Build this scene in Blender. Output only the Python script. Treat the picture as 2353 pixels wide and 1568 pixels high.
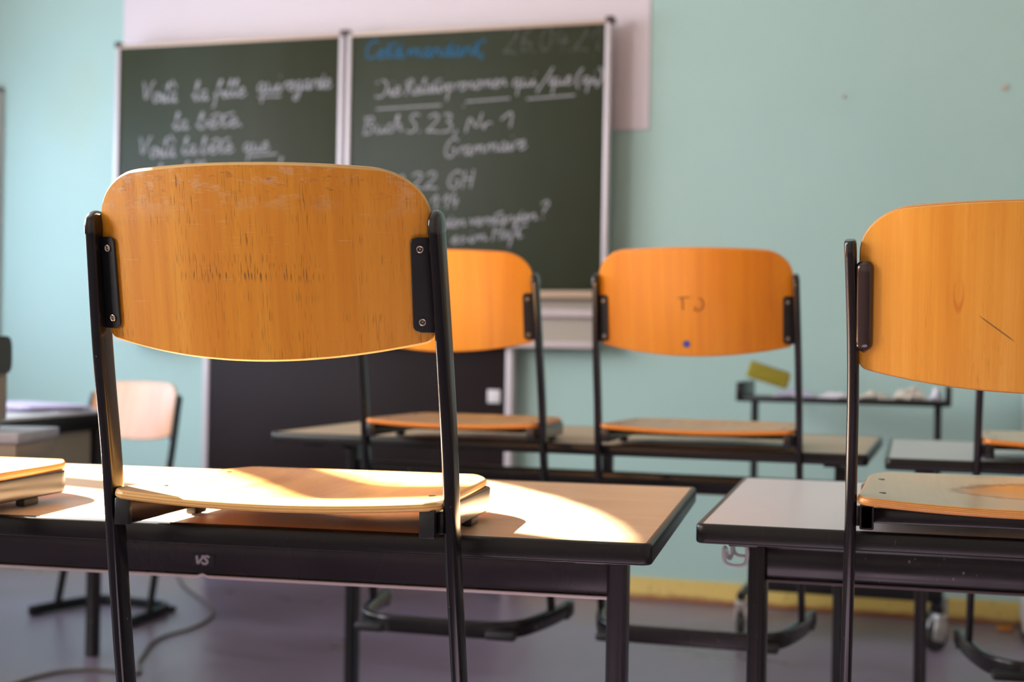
import bpy, bmesh, math, random
from math import radians as R, sin, cos, pi, sqrt
from mathutils import Vector as V, Matrix

sc = bpy.context.scene
COL = sc.collection
for o in list(bpy.data.objects):
    bpy.data.objects.remove(o)

# ------------------------------------------------------------------ camera
CAM_H = .971
cd = bpy.data.cameras.new('camera')
cam = bpy.data.objects.new('camera', cd); COL.objects.link(cam)
cd.sensor_width = 36; cd.lens = 36*3270/2353
cd.clip_start = .05
cd.dof.use_dof = True; cd.dof.focus_distance = 1.50; cd.dof.aperture_fstop = 4.9
yaw, pitch, roll = R(17.2), R(.14), R(1.0)
f = V((-sin(yaw)*cos(pitch), cos(yaw)*cos(pitch), sin(pitch)))
h = V((cos(yaw), sin(yaw), 0)); u = h.cross(f)
rx = h*cos(roll) + u*sin(roll); up = u*cos(roll) - h*sin(roll)
m = Matrix((rx, up, -f)).transposed().to_4x4(); m.translation = V((0, 0, CAM_H))
cam.matrix_world = m
sc.camera = cam

# ------------------------------------------------------------------ world, sun, daylight, exposure
w = bpy.data.worlds.new('sky'); sc.world = w; w.use_nodes = True
w.node_tree.nodes['Background'].inputs[0].default_value = (.62, .8, 1, 1)
w.node_tree.nodes['Background'].inputs[1].default_value = 2.0

SUN_EL = 38.5; SUN_AZ = -14.5
sd = bpy.data.lights.new('sun', 'SUN'); sd.energy = 85; sd.angle = R(.55); sd.color = (1, .95, .88)
sun = bpy.data.objects.new('sun', sd); COL.objects.link(sun)
sun.location = (-6, 3.1, 5.5)
sun.rotation_euler = V((cos(R(SUN_EL))*cos(R(SUN_AZ)), cos(R(SUN_EL))*sin(R(SUN_AZ)), -sin(R(SUN_EL)))).to_track_quat('-Z', 'Y').to_euler()

def area(name, loc, sx, sy, e, colr, dirv=(1, 0, -.05)):
    a = bpy.data.lights.new(name, 'AREA'); a.shape = 'RECTANGLE'; a.size = sx; a.size_y = sy
    a.energy = e; a.color = colr
    o = bpy.data.objects.new(name, a); COL.objects.link(o); o.location = loc
    o.rotation_euler = V(dirv).to_track_quat('-Z', 'Z').to_euler()
    return o
WX = -4.4
area('daylight_window_front', (WX+.06, 4.05, 1.5), 1.1, 1.7, 33, (.58, .75, 1))
area('daylight_window_middle', (WX+.06, 2.33, 2.0), 1.7, 2.0, 78, (.95, .95, 1))
area('daylight_window_rear', (WX+.06, -.2, 2.1), 1.8, 2.2, 150, (1, .98, .98), (1, .25, -.05))

vs = sc.view_settings
vs.view_transform = 'Standard'; vs.look = 'None'; vs.gamma = 1; vs.use_curve_mapping = False
vs.exposure = .31

# ------------------------------------------------------------------ materials
def lin(c):
    return tuple(((x/255)/12.92 if x <= 10 else ((x/255+.055)/1.055)**2.4) for x in c) + (1,)

class NT:
    def __init__(s, name):
        s.m = bpy.data.materials.new(name); s.m.use_nodes = True
        s.t = s.m.node_tree; s.n = s.t.nodes
        s.b = s.n['Principled BSDF']; s.out = s.n['Material Output']
    def new(s, typ, **kw):
        n = s.n.new(typ)
        for k, v in kw.items(): setattr(n, k, v)
        return n
    def link(s, a, b): s.t.links.new(a, b)
    def coords(s, scale=(1, 1, 1), kind='Object', loc=(0, 0, 0), rot=(0, 0, 0)):
        tc = s.new('ShaderNodeTexCoord'); mp = s.new('ShaderNodeMapping')
        mp.inputs['Scale'].default_value = scale; mp.inputs['Location'].default_value = loc
        mp.inputs['Rotation'].default_value = rot
        s.link(tc.outputs[kind], mp.inputs['Vector']); return mp.outputs['Vector']
    def noise(s, vec, scale=1, detail=2, rough=.5, dist=0):
        n = s.new('ShaderNodeTexNoise'); n.inputs['Scale'].default_value = scale
        n.inputs['Detail'].default_value = detail; n.inputs['Roughness'].default_value = rough
        n.inputs['Distortion'].default_value = dist
        s.link(vec, n.inputs['Vector']); return n.outputs['Fac']
    def ramp(s, fac, stops):
        r = s.new('ShaderNodeValToRGB'); e = r.color_ramp.elements
        while len(e) < len(stops): e.new(.5)
        for i, (p, c) in enumerate(stops):
            e[i].position = p; e[i].color = c if len(c) == 4 else (*c, 1)
        s.link(fac, r.inputs['Fac']); return r.outputs['Color']
    def step(s, fac, a, b, lo=0., hi=1.):
        r = s.new('ShaderNodeMapRange'); r.inputs['From Min'].default_value = a; r.inputs['From Max'].default_value = b
        r.inputs['To Min'].default_value = lo; r.inputs['To Max'].default_value = hi
        s.link(fac, r.inputs['Value']); return r.outputs['Result']
    def math(s, op, a, b=None, c=None):
        n = s.new('ShaderNodeMath', operation=op); n.use_clamp = op in ('MULTIPLY',) and False
        for i, x in enumerate((a, b, c)):
            if x is None: continue
            if isinstance(x, (int, float)): n.inputs[i].default_value = x
            else: s.link(x, n.inputs[i])
        return n.outputs[0]
    def mix(s, fac, a, b, blend='MIX'):
        n = s.new('ShaderNodeMix', data_type='RGBA', blend_type=blend)
        for i, x in ((0, fac), (6, a), (7, b)):
            if isinstance(x, (int, float)): n.inputs[i].default_value = x
            elif isinstance(x, tuple): n.inputs[i].default_value = x
            else: s.link(x, n.inputs[i])
        return n.outputs[2]
    def sep(s, vec):
        n = s.new('ShaderNodeSeparateXYZ'); s.link(vec, n.inputs[0]); return n.outputs
    def set(s, col=None, rough=None, **kw):
        for k, v in dict({'Base Color': col, 'Roughness': rough}, **kw).items():
            if v is None: continue
            k = k.replace('_', ' ')
            if isinstance(v, (int, float, tuple)): s.b.inputs[k].default_value = v
            else: s.link(v, s.b.inputs[k])
        return s.m
    def bump(s, hgt, strength=.2, dist=.001):
        b = s.new('ShaderNodeBump'); b.inputs['Strength'].default_value = strength; b.inputs['Distance'].default_value = dist
        s.link(hgt, b.inputs['Height']); s.link(b.outputs['Normal'], s.b.inputs['Normal'])

M = {}
def plain(key, rgb, rough=.5, **kw):
    t = NT(key); M[key] = t.set(lin(rgb), rough, **kw); return M[key]

def wood(key, base, dark, light, axis='z', rough=.3, seed=0., fleck=.75, wear=None, marks=None, coat=.25, band=1.):
    """beech veneer: long streaks plus short dark pores running along the grain axis"""
    t = NT(key)
    L = {'z': 2, 'y': 1, 'x': 0}[axis]
    def sc_(across, along):
        s_ = [across]*3; s_[L] = along
        s_[{'z': 1, 'y': 2, 'x': 2}[axis]] = 0.5      # constant through the thickness of the veneer
        return tuple(s_)
    o3 = (seed, seed*1.7, seed*.6)
    big = t.noise(t.coords(sc_(9, 1.1), loc=o3), 1, 3, .55, .6)
    streak = t.noise(t.coords(sc_(70, 2.4), loc=o3), 1, 3, .6, .15)
    fine = t.noise(t.coords(sc_(420, 14), loc=o3), 1, 2, .5)
    pore = t.noise(t.coords(sc_(1000, 52), loc=o3), 1, 0, .5, .0)
    dens = t.noise(t.coords(sc_(22, 5), loc=o3), 1, 2, .5)
    c = t.ramp(t.math('ADD', t.math('MULTIPLY', big, .55*band), t.math('MULTIPLY', streak, .5)),
               [(.33, lin(dark)), (.52, lin(base)), (.72, lin(light))])
    c = t.mix(t.step(fine, .35, .7, 0, .16), c, lin(dark))
    pf = t.math('MULTIPLY', t.step(pore, .63, .73), t.step(dens, .40, .66))
    c = t.mix(t.math('MULTIPLY', pf, fleck), c, lin(tuple(int(x*.58) for x in dark)))
    r = t.step(big, .3, .7, rough-.05, rough+.08)
    if wear == 'scuffed_top':   # scuffs along the top edge and faint scratches
        z = t.sep(t.coords())[2]
        mask = t.math('MULTIPLY', t.step(z, .715, .765), t.step(t.noise(t.coords((30, 30, 70)), 1, 6, .75), .52, .60))
        c = t.mix(t.math('MULTIPLY', mask, .5), c, lin((214, 176, 134)))
        dirt = t.math('MULTIPLY', t.step(z, .73, .76), t.step(t.noise(t.coords((45, 45, 130)), 1, 6, .8), .57, .63))
        c = t.mix(t.math('MULTIPLY', dirt, .55), c, lin((110, 72, 40)))
        scr = t.math('MULTIPLY', t.step(t.noise(t.coords((26, 26, 620), rot=(0, .35, 0)), 1, 1, .5), .71, .74),
                     t.step(t.noise(t.coords((14, 14, 14)), 1, 2), .5, .6))
        c = t.mix(t.math('MULTIPLY', scr, .4), c, lin((226, 180, 130)))
        # row of ink-dark pores across the middle of the back
        x = t.sep(t.coords())[0]
        row = t.math('MULTIPLY', t.step(t.math('ABSOLUTE', t.math('SUBTRACT', z, .668)), .012, .003),
                     t.step(t.math('ABSOLUTE', t.math('ADD', x, -.0)), .10, .05))
        ink = t.math('MULTIPLY', row, t.step(t.noise(t.coords((700, .5, 70), loc=(2, 0, 0)), 1, 0), .62, .69))
        c = t.mix(t.math('MULTIPLY', ink, .85), c, lin((84, 54, 24)))
    if wear == 'pen_line':
        co = t.sep(t.coords()); x, z = co[0], co[2]
        s1 = t.math('MULTIPLY', t.math('ADD', x, .038), -.74)
        d = t.math('ABSOLUTE', t.math('SUBTRACT', z, t.math('ADD', s1, .622)))
        ln = t.math('MULTIPLY', t.step(d, .0014, .0004), t.step(t.math('ABSOLUTE', t.math('ADD', x, .044)), .019, .013))
        c = t.mix(t.math('MULTIPLY', ln, .8), c, lin((98, 66, 36)))
        # knot: a small pointed oval ring of darker grain
        kx = t.math('DIVIDE', t.math('ADD', x, .083), .0055); kz = t.math('DIVIDE', t.math('SUBTRACT', z, .664), .020)
        rr = t.math('SQRT', t.math('ADD', t.math('POWER', kx, 2), t.math('POWER', kz, 2)))
        ring = t.math('MULTIPLY', t.step(t.math('ABSOLUTE', t.math('SUBTRACT', rr, .85)), .34, .08), t.step(z, .68, .655))
        c = t.mix(t.math('MULTIPLY', ring, .6), c, lin((190, 100, 22)))
    if wear == 'worn_seat':     # lacquer worn through around a still-glossy middle
        co = t.sep(t.coords()); n1 = t.noise(t.coords((55, 55, 20)), 1, 5, .7)
        dx = t.math('DIVIDE', t.math('SUBTRACT', co[0], .045), .115); dy = t.math('DIVIDE', t.math('SUBTRACT', co[1], .20), .075)
        rr = t.math('SQRT', t.math('ADD', t.math('POWER', dx, 2), t.math('POWER', dy, 2)))
        rr = t.math('ADD', rr, t.math('MULTIPLY', t.math('SUBTRACT', n1, .5), .55))
        c = t.mix(t.step(rr, 1.08, .98), c, lin((164, 104, 48)))
        c = t.mix(t.step(rr, .95, .82), c, lin((222, 148, 54)))
    if marks == 'initials':
        pass
    sp = t.noise(t.coords((900, 900, 900)), 1, 1)
    t.bump(t.math('ADD', sp, t.math('MULTIPLY', pf, -2.)), .05, .0004)
    M[key] = t.set(c, r, Coat_Weight=coat, Coat_Roughness=.22)
    return M[key]

wood('back_wood', (216, 141, 28), (198, 118, 16), (230, 160, 50), rough=.45, fleck=.8, wear='scuffed_top', coat=.05)
wood('back_wood_pen', (222, 152, 46), (206, 130, 28), (234, 168, 66), rough=.38, seed=3.1, fleck=.22, wear='pen_line', coat=.15)
wood('back_wood_amber', (220, 144, 22), (204, 124, 12), (232, 158, 36), rough=.4, seed=7.3, fleck=.08, coat=.12)
wood('back_wood_orange', (202, 124, 1), (186, 106, 1), (214, 140, 2), rough=.4, seed=11.3, fleck=.08, coat=.1)
wood('back_wood_pale', (204, 142, 100), (188, 122, 78), (218, 162, 122), rough=.3, seed=5.3, fleck=.08, coat=.5)
wood('seat_wood', (212, 152, 80), (192, 128, 58), (226, 172, 102), axis='y', rough=.34, seed=1.3, fleck=.3, coat=.3)
wood('seat_wood_worn', (208, 178, 134), (196, 162, 116), (216, 190, 148), axis='y', rough=.3, seed=2.3, fleck=.2, wear='worn_seat', coat=.5)
wood('seat_wood_dull', (200, 138, 66), (184, 118, 50), (214, 156, 84), axis='y', rough=.35, seed=4.3, fleck=.1, coat=.4)
wood('laminate_beech', (218, 180, 140), (206, 164, 122), (226, 190, 152), axis='x', rough=.36, seed=6.3, fleck=.12, coat=.1, band=.6)
wood('laminate_beech_dull', (196, 172, 140), (186, 160, 126), (206, 182, 150), axis='x', rough=.4, seed=9.3, fleck=.1, coat=.1, band=.5)

def ply(key, cols, n=5):
    t = NT(key); tc = t.new('ShaderNodeTexCoord'); v = t.sep(tc.outputs['UV'])[1]
    fr = t.math('FRACT', t.math('MULTIPLY', v, n/2))
    c = t.ramp(fr, [(.0, lin(cols[0])), (.42, lin(cols[0])), (.5, lin(cols[1])), (.92, lin(cols[1])), (1., lin(cols[0]))])
    nz = t.noise(t.coords((90, 90, 400)), 1, 3)
    c = t.mix(t.step(nz, .4, .7, 0, .35), c, lin(cols[1]))
    M[key] = t.set(c, .42, Coat_Weight=.2, Coat_Roughness=.3)
ply('ply_edge', ((226, 164, 84), (190, 120, 52)))
ply('ply_edge_pale', ((222, 176, 104), (196, 148, 78)), 3)
ply('ply_edge_orange', ((226, 140, 44), (206, 118, 30)), 3)

def metal(key, rgb, rough=.26, chips=True):
    t = NT(key); c = lin(rgb)
    n = t.noise(t.coords((6, 6, 2)), 1, 4)
    cc = t.mix(t.step(n, .35, .7, 0, .35), c, lin(tuple(min(255, int(x*1.35)+4) for x in rgb)))
    if chips:
        ch = t.math('MULTIPLY', t.step(t.noise(t.coords((220, 220, 120)), 1, 2), .745, .76), t.step(t.noise(t.coords((7, 7, 7)), 1, 1), .5, .6))
        cc = t.mix(ch, cc, lin((186, 160, 130)))
    t.bump(t.noise(t.coords((500, 500, 500)), 1, 2), .03, .0004)
    M[key] = t.set(cc, t.step(n, .3, .7, rough-.04, rough+.08), Specular_IOR_Level=.42)
metal('enamel', (12, 11, 13), .2)
metal('enamel_brown', (21, 15, 17), .22)
metal('enamel_dark', (15, 14, 16), .34, False)
metal('rail_metal', (38, 32, 40), .26, False)
plain('lip_highlight', (226, 214, 218), .3); plain('lip_brown', (88, 72, 76), .3)  # front desk lip: reflected light painted in as a brighter colour
t = NT('edge_plastic'); n = t.noise(t.coords((40, 40, 400)), 1, 5, .7)
scr = t.math('MULTIPLY', t.step(t.noise(t.coords((520, 520, 60)), 1, 2, .5, .6), .66, .72), t.step(t.noise(t.coords((9, 9, 9)), 1, 2), .45, .6))
M['edge_plastic'] = t.set(t.mix(t.math('MULTIPLY', scr, .5), t.mix(t.step(n, .45, .7, 0, .5), lin((15, 14, 13)), lin((30, 27, 24))), lin((90, 84, 78))), .3, Specular_IOR_Level=.4)
plain('black_plastic', (20, 20, 22), .3); plain('cap_plastic', (24, 18, 16), .16, Coat_Weight=.3)
plain('bracket_black', (17, 18, 20), .42); plain('bracket_brown', (48, 34, 30), .2, Coat_Weight=.4)
plain('screw_steel', (190, 176, 158), .3, Metallic=.9)
plain('rubber', (16, 16, 16), .6)
plain('hook_wire', (196, 200, 200), .4)
plain('aluminium', (206, 196, 198), .45, Metallic=.25)
plain('aluminium_top', (196, 170, 150), .5, Metallic=.15)
plain('corner_cap', (70, 50, 46), .5)
plain('tray_beige', (190, 165, 140), .55); plain('panel_putty', (180, 170, 156), .6); plain('strip_pale', (206, 192, 192), .5)
plain('light_white', (214, 208, 206), .5)
plain('laminate_white', (214, 206, 206), .3); plain('laminate_grey', (196, 196, 192), .3)
plain('teacher_top', (226, 228, 232), .35); plain('teacher_grey', (150, 138, 120), .55)
plain('device_grey', (150, 138, 124), .5); plain('device_dark', (52, 56, 54), .5); plain('trolley_grey', (170, 170, 176), .45)
plain('paper', (226, 222, 232), .8); plain('paper_lilac', (206, 200, 230), .8); plain('paper_cream', (214, 204, 190), .8)
plain('folder_blue', (120, 168, 220), .5)
plain('sponge', (150, 136, 40), .9)
plain('sticker_blue', (44, 62, 150), .5); plain('logo_grey', (186, 184, 198), .45); plain('logo_black', (22, 21, 26), .35)
plain('ink', (84, 46, 14), .8)
plain('cable_grey', (96, 86, 78), .55); plain('orange_scrap', (214, 140, 40), .7)
plain('caster_steel', (176, 174, 170), .3, Metallic=.6); plain('caster_tyre', (30, 28, 26), .5)
plain('blocker_white', (230, 236, 240), .6); plain('window_paint', (220, 218, 212), .5)

t = NT('brown_laminate'); n = t.noise(t.coords((1.2, 1.2, 1.2)), 1, 3)
M['brown_laminate'] = t.set(t.mix(t.step(n, .35, .65), lin((27, 16, 16)), lin((36, 23, 23))), .55, Specular_IOR_Level=.15)
t = NT('wall_paint'); n = t.noise(t.coords((.9, .9, .9)), 1, 4); n2 = t.noise(t.coords((60, 60, 60)), 1, 3)
st = t.math('MULTIPLY', t.step(t.noise(t.coords((2.2, 2.2, 1.6), loc=(1.3, 0, .4)), 1, 3), .60, .72), .22)
c = t.mix(t.step(n, .3, .7), lin((162, 192, 184)), lin((169, 198, 190)))
c = t.mix(st, c, lin((168, 182, 150)))
t.bump(n2, .12, .002); M['wall_paint'] = t.set(c, .55)
t = NT('white_wall_paint'); t.bump(t.noise(t.coords((60, 60, 60)), 1, 3), .1, .002)
M['white_wall_paint'] = t.set(lin((212, 200, 204)), .6)
plain('rear_paint', (222, 212, 202), .7); plain('ceiling_paint', (226, 224, 218), .8)
t = NT('skirting_paint'); z = t.sep(t.coords())[2]; n = t.noise(t.coords((14, 14, 14)), 1, 4)
zz = t.math('ADD', z, t.math('MULTIPLY', t.math('SUBTRACT', n, .5), .018))
c = t.mix(t.step(zz, .030, .012), lin((206, 176, 92)), lin((128, 74, 28)))
c = t.mix(t.step(t.noise(t.coords((30, 30, 30)), 1, 3), .64, .72, 0, .5), c, lin((140, 110, 60)))
M['skirting_paint'] = t.set(c, .45)
t = NT('linoleum'); a = t.noise(t.coords((1.1, 2.6, 1)), 1, 5, .6, .3); b = t.noise(t.coords((26, 60, 1)), 1, 3)
c = t.ramp(t.math('ADD', t.math('MULTIPLY', a, .75), t.math('MULTIPLY', b, .25)), [(.35, lin((108, 94, 98))), (.5, lin((120, 106, 120))), (.68, lin((130, 120, 138)))])
M['linoleum'] = t.set(c, t.step(a, .3, .7, .26, .36), Specular_IOR_Level=.6)
t = NT('blackboard_paint'); n = t.noise(t.coords((5, 1, 1.2)), 1, 5, .65); n2 = t.noise(t.coords((1.1, 1, .7)), 1, 3)
c = t.mix(t.step(n, .35, .75, 0, .5), lin((44, 48, 30)), lin((56, 60, 42)))
c = t.mix(t.step(n2, .4, .7, 0, .35), c, lin((62, 72, 62)))
M['blackboard_paint'] = t.set(c, .5, Specular_IOR_Level=.22)
def chalk(key, rgb, dens):
    t = NT(key); n = t.noise(t.coords((260, 260, 260)), 1, 3)
    t.set(lin(rgb), .9); t.link(t.step(n, .5-dens*.5, .62-dens*.3), t.b.inputs['Alpha']); M[key] = t.m
chalk('chalk_white', (170, 166, 170), .52); chalk('chalk_blue', (24, 108, 150), .5); chalk('chalk_faint', (120, 118, 112), .1)

# ------------------------------------------------------------------ mesh helpers
def link(o, parent=None):
    COL.objects.link(o)
    if parent: o.parent = parent
    return o

def mesh(name, verts, faces, mat, parent=None, smooth=True, sharp=35, mats=None, fmat=None, uvs=None):
    me = bpy.data.meshes.new(name); me.from_pydata([tuple(v) for v in verts], [], faces)
    for mm in (mats or [mat]): me.materials.append(M[mm])
    if fmat:
        for p, i in zip(me.polygons, fmat): p.material_index = i
    if uvs:
        uv = me.uv_layers.new(name='UVMap')
        for p in me.polygons:
            for li in p.loop_indices: uv.data[li].uv = uvs[me.loops[li].vertex_index]
    bm = bmesh.new(); bm.from_mesh(me); bmesh.ops.recalc_face_normals(bm, faces=bm.faces); bm.to_mesh(me); bm.free()
    if smooth:
        me.shade_smooth(); me.set_sharp_from_angle(angle=R(sharp))
    me.update()
    return link(bpy.data.objects.new(name, me), parent)

class MB:
    """collects shapes of ONE part"""
    def __init__(s): s.v = []; s.f = []
    def add(s, v, f):
        n = len(s.v); s.v += [V(p) for p in v]; s.f += [tuple(i+n for i in q) for q in f]; return s
    def box(s, lo, hi, bev=0., rot=None, at=None, seg=2):
        bm = bmesh.new(); bmesh.ops.create_cube(bm, size=1)
        lo, hi = V(lo), V(hi); c = (lo+hi)/2; d = hi-lo
        for q in bm.verts: q.co = V((q.co.x*d.x, q.co.y*d.y, q.co.z*d.z))
        if bev: bmesh.ops.bevel(bm, geom=list(bm.edges), offset=min(bev, min(abs(x) for x in d)*.45), segments=seg, affect='EDGES', profile=.5)
        mt = Matrix.Identity(4)
        if rot: mt = Matrix.Rotation(rot[0], 4, rot[1])
        for q in bm.verts: q.co = (mt @ q.co) + c
        bm.verts.index_update()
        s.add([q.co.copy() for q in bm.verts], [tuple(x.index for x in q.verts) for q in bm.faces]); bm.free(); return s
    def tube(s, path, a, b, hint, n=20, power=2., cap=True, closed=False, scales=None, flute=0):
        """superellipse section: half-size a along hint, b across"""
        path = [V(p) for p in path]; hint = V(hint); rings = []
        N = len(path)
        for i, p in enumerate(path):
            if closed: tg = (path[(i+1) % N]-path[i-1])
            else: tg = path[min(i+1, N-1)]-path[max(i-1, 0)]
            tg.normalize(); sd_ = (hint - tg*hint.dot(tg)).normalized(); bd = tg.cross(sd_)
            k = scales[i] if scales else 1
            ring = []
            if power >= 6:
                rr = .28*min(a, b); q4 = n//4
                for qd in range(4):
                    cx0 = (a-rr)*(1 if qd in (0, 3) else -1); cy0 = (b-rr)*(1 if qd in (0, 1) else -1)
                    for j in range(q4):
                        th = pi/2*qd + pi/2*j/(q4-1)
                        ring.append(p + sd_*(cx0+rr*cos(th))*k + bd*(cy0+rr*sin(th))*k)
                rings.append(ring); continue
            for j in range(n):
                th = 2*pi*j/n; cx, sy = cos(th), sin(th)
                e = 2/power
                X = math.copysign(abs(cx)**e, cx)*a*k; Y = math.copysign(abs(sy)**e, sy)*b*k
                if flute: q_ = 1-flute*(.5+.5*cos(th*4))**3; X *= q_; Y *= q_
                ring.append(p + sd_*X + bd*Y)
            rings.append(ring)
        v = [q for r_ in rings for q in r_]; fs = []
        for i in range(N if closed else N-1):
            for j in range(n):
                i2 = (i+1) % N
                fs.append((i*n+j, i*n+(j+1) % n, i2*n+(j+1) % n, i2*n+j))
        if cap and not closed:
            fs.append(tuple(range(n-1, -1, -1))); fs.append(tuple((N-1)*n+j for j in range(n)))
        return s.add(v, fs)
    def disc(s, c, r, t, axis, n=24, dome=0):
        c = V(c); ax = V(axis).normalized()
        return s.tube([c-ax*t/2, c-ax*t*.2, c+ax*t*.35, c+ax*t/2], r, r, ax.orthogonal(), n=n, scales=[1, 1, 1, .86])
    def obj(s, name, mat, parent=None, sharp=35):
        return mesh(name, s.v, s.f, mat, parent, sharp=sharp)

def smooth_path(pts, it=3):
    pts = [V(p) for p in pts]
    for _ in range(it):
        q = [pts[0]]
        for a, b in zip(pts, pts[1:]):
            q += [a*.75+b*.25, a*.25+b*.75]
        q.append(pts[-1]); pts = q
    return pts

def fillet(pts, r, n=6):
    """polyline with rounded corners"""
    pts = [V(p) for p in pts]; out = [pts[0]]
    for a, b, c in zip(pts, pts[1:], pts[2:]):
        u1 = (a-b).normalized(); u2 = (c-b).normalized(); rr = min(r, (a-b).length*.49, (c-b).length*.49)
        p0 = b+u1*rr; p1 = b+u2*rr
        for i in range(n+1):
            s_ = i/n; out.append(p0*(1-s_)**2 + b*2*s_*(1-s_) + p1*s_**2)
    out.append(pts[-1]); return out

def sheet(name, fn, us, vs_, th, mats, parent):
    """solid bent panel: fn(u,v) middle surface, rounded rim with ply uv"""
    nu, nv = len(us), len(vs_)
    P = [[fn(u_, v_) for u_ in us] for v_ in vs_]
    Nn = [[None]*nu for _ in range(nv)]
    for j in range(nv):
        for i in range(nu):
            a = P[j][min(i+1, nu-1)]-P[j][max(i-1, 0)]; b = P[min(j+1, nv-1)][i]-P[max(j-1, 0)][i]
            nn = a.cross(b); Nn[j][i] = nn.normalized() if nn.length > 1e-12 else V((0, 0, 1))
    v = []; uv = []; fs = []; fm = []
    for sgn in (1, -1):
        for j in range(nv):
            for i in range(nu):
                v.append(P[j][i] + Nn[j][i]*th/2*sgn); uv.append((0, 0))
    A = lambda j, i: j*nu+i
    B = lambda j, i: nu*nv + j*nu+i
    for j in range(nv-1):
        for i in range(nu-1):
            fs.append((A(j, i), A(j, i+1), A(j+1, i+1), A(j+1, i))); fm.append(0)
            fs.append((B(j, i), B(j+1, i), B(j+1, i+1), B(j, i+1))); fm.append(0)
    loop = [(0, i) for i in range(nu)] + [(j, nu-1) for j in range(1, nv)] + [(nv-1, i) for i in range(nu-2, -1, -1)] + [(j, 0) for j in range(nv-2, 0, -1)]
    L = len(loop); segs = 6; rim = []
    for k, (j, i) in enumerate(loop):
        jp, ip = loop[(k+1) % L]; jm, im = loop[k-1]
        tg = P[jp][ip]-P[jm][im]
        tg = tg.normalized() if tg.length > 1e-9 else V((1, 0, 0))
        outd = tg.cross(Nn[j][i]).normalized()
        rim.append((j, i, outd))
    rows = []
    for s_ in range(segs+1):
        tt = 1-2*s_/segs; row = []
        for (j, i, od) in rim:
            if True:
                bul = th*.28*sqrt(max(0, 1-tt*tt*.999))
                v.append(P[j][i] + Nn[j][i]*th/2*tt + od*bul); uv.append((0, s_/segs*2-.0)); row.append(len(v)-1)
        rows.append(row)
    for s_ in range(segs):
        for k in range(L):
            k2 = (k+1) % L
            fs.append((rows[s_][k], rows[s_][k2], rows[s_+1][k2], rows[s_+1][k])); fm.append(1)
    o = mesh(name, v, fs, None, parent, mats=mats, fmat=fm, uvs=uv, sharp=50)
    return o

def empty(name, loc, rz=0, parent=None):
    o = bpy.data.objects.new(name, None); o.location = loc; o.rotation_euler = (0, 0, R(rz)); o.empty_display_size = .05
    return link(o, parent)

def tag(o, label, cat, group=None, kind=None):
    o['label'] = label; o['category'] = cat
    if group: o['group'] = group
    if kind: o['kind'] = kind
    return o

def struct(o, label=None):
    o['kind'] = 'structure'
    if label: o['label'] = label
    return o

# ------------------------------------------------------------------ the room
X0, X1, Y0, Y1, ZC = WX, 3.0, -2.6, 5.396, 4.6
struct(MB().box((X0-.3, Y0-.3, -.1), (X1+.2, Y1+.2, 0)).obj('floor', 'linoleum'), 'worn grey-brown linoleum floor with a dull shine')
struct(MB().box((X0-.3, Y0-.3, ZC), (X1+.2, Y1+.2, ZC+.1)).obj('ceiling', 'ceiling_paint'))
struct(MB().box((X0-.3, Y1, 0), (X1+.2, Y1+.2, ZC)).obj('wall_front', 'wall_paint'), 'mint green painted front wall behind the chalkboard')
struct(MB().box((X0-.3, Y0-.2, 0), (X1+.2, Y0, ZC)).obj('wall_rear', 'rear_paint'))
struct(MB().box((X1, Y0, 0), (X1+.2, Y1, ZC)).obj('wall_right', 'rear_paint'))

def arch(cy, hw, z0, zs, n=24, R_=None):
    """window outline: jambs up to zs, flattened arch above"""
    pts = [(cy-hw, z0), (cy+hw, z0)]
    for i in range(n+1):
        th = pi*i/n
        pts.append((cy+hw*cos(th), zs+hw*sin(th)))
    return pts
openings = [arch(-.20, 1.0, .9, 2.95), arch(2.438, .901, .9, 3.437), arch(4.45, .75, .9, 3.0)]
bm = bmesh.new(); edges = []
def addloop(pts):
    vs2 = [bm.verts.new((X0, y, z)) for y, z in pts]
    for i in range(len(vs2)): edges.append(bm.edges.new((vs2[i], vs2[(i+1) % len(vs2)])))
addloop([(Y0, 0), (Y1, 0), (Y1, ZC), (Y0, ZC)])
for a_ in openings: addloop(a_)
r_ = bmesh.ops.triangle_fill(bm, edges=edges, use_beauty=True)
ext = bmesh.ops.extrude_face_region(bm, geom=list(bm.faces))
for q in ext['geom']:
    if isinstance(q, bmesh.types.BMVert): q.co.x -= .28
bmesh.ops.recalc_face_normals(bm, faces=bm.faces)
me = bpy.data.meshes.new('wall_left'); bm.to_mesh(me); bm.free(); me.materials.append(M['rear_paint'])
struct(link(bpy.data.objects.new('wall_left', me)))

def arc_pts(cy, cz, r, a0, a1, n=20, x=WX-.14):
    return [V((x, cy+r*cos(R(a0+(a1-a0)*i/n)), cz+r*sin(R(a0+(a1-a0)*i/n)))) for i in range(n+1)]
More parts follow.
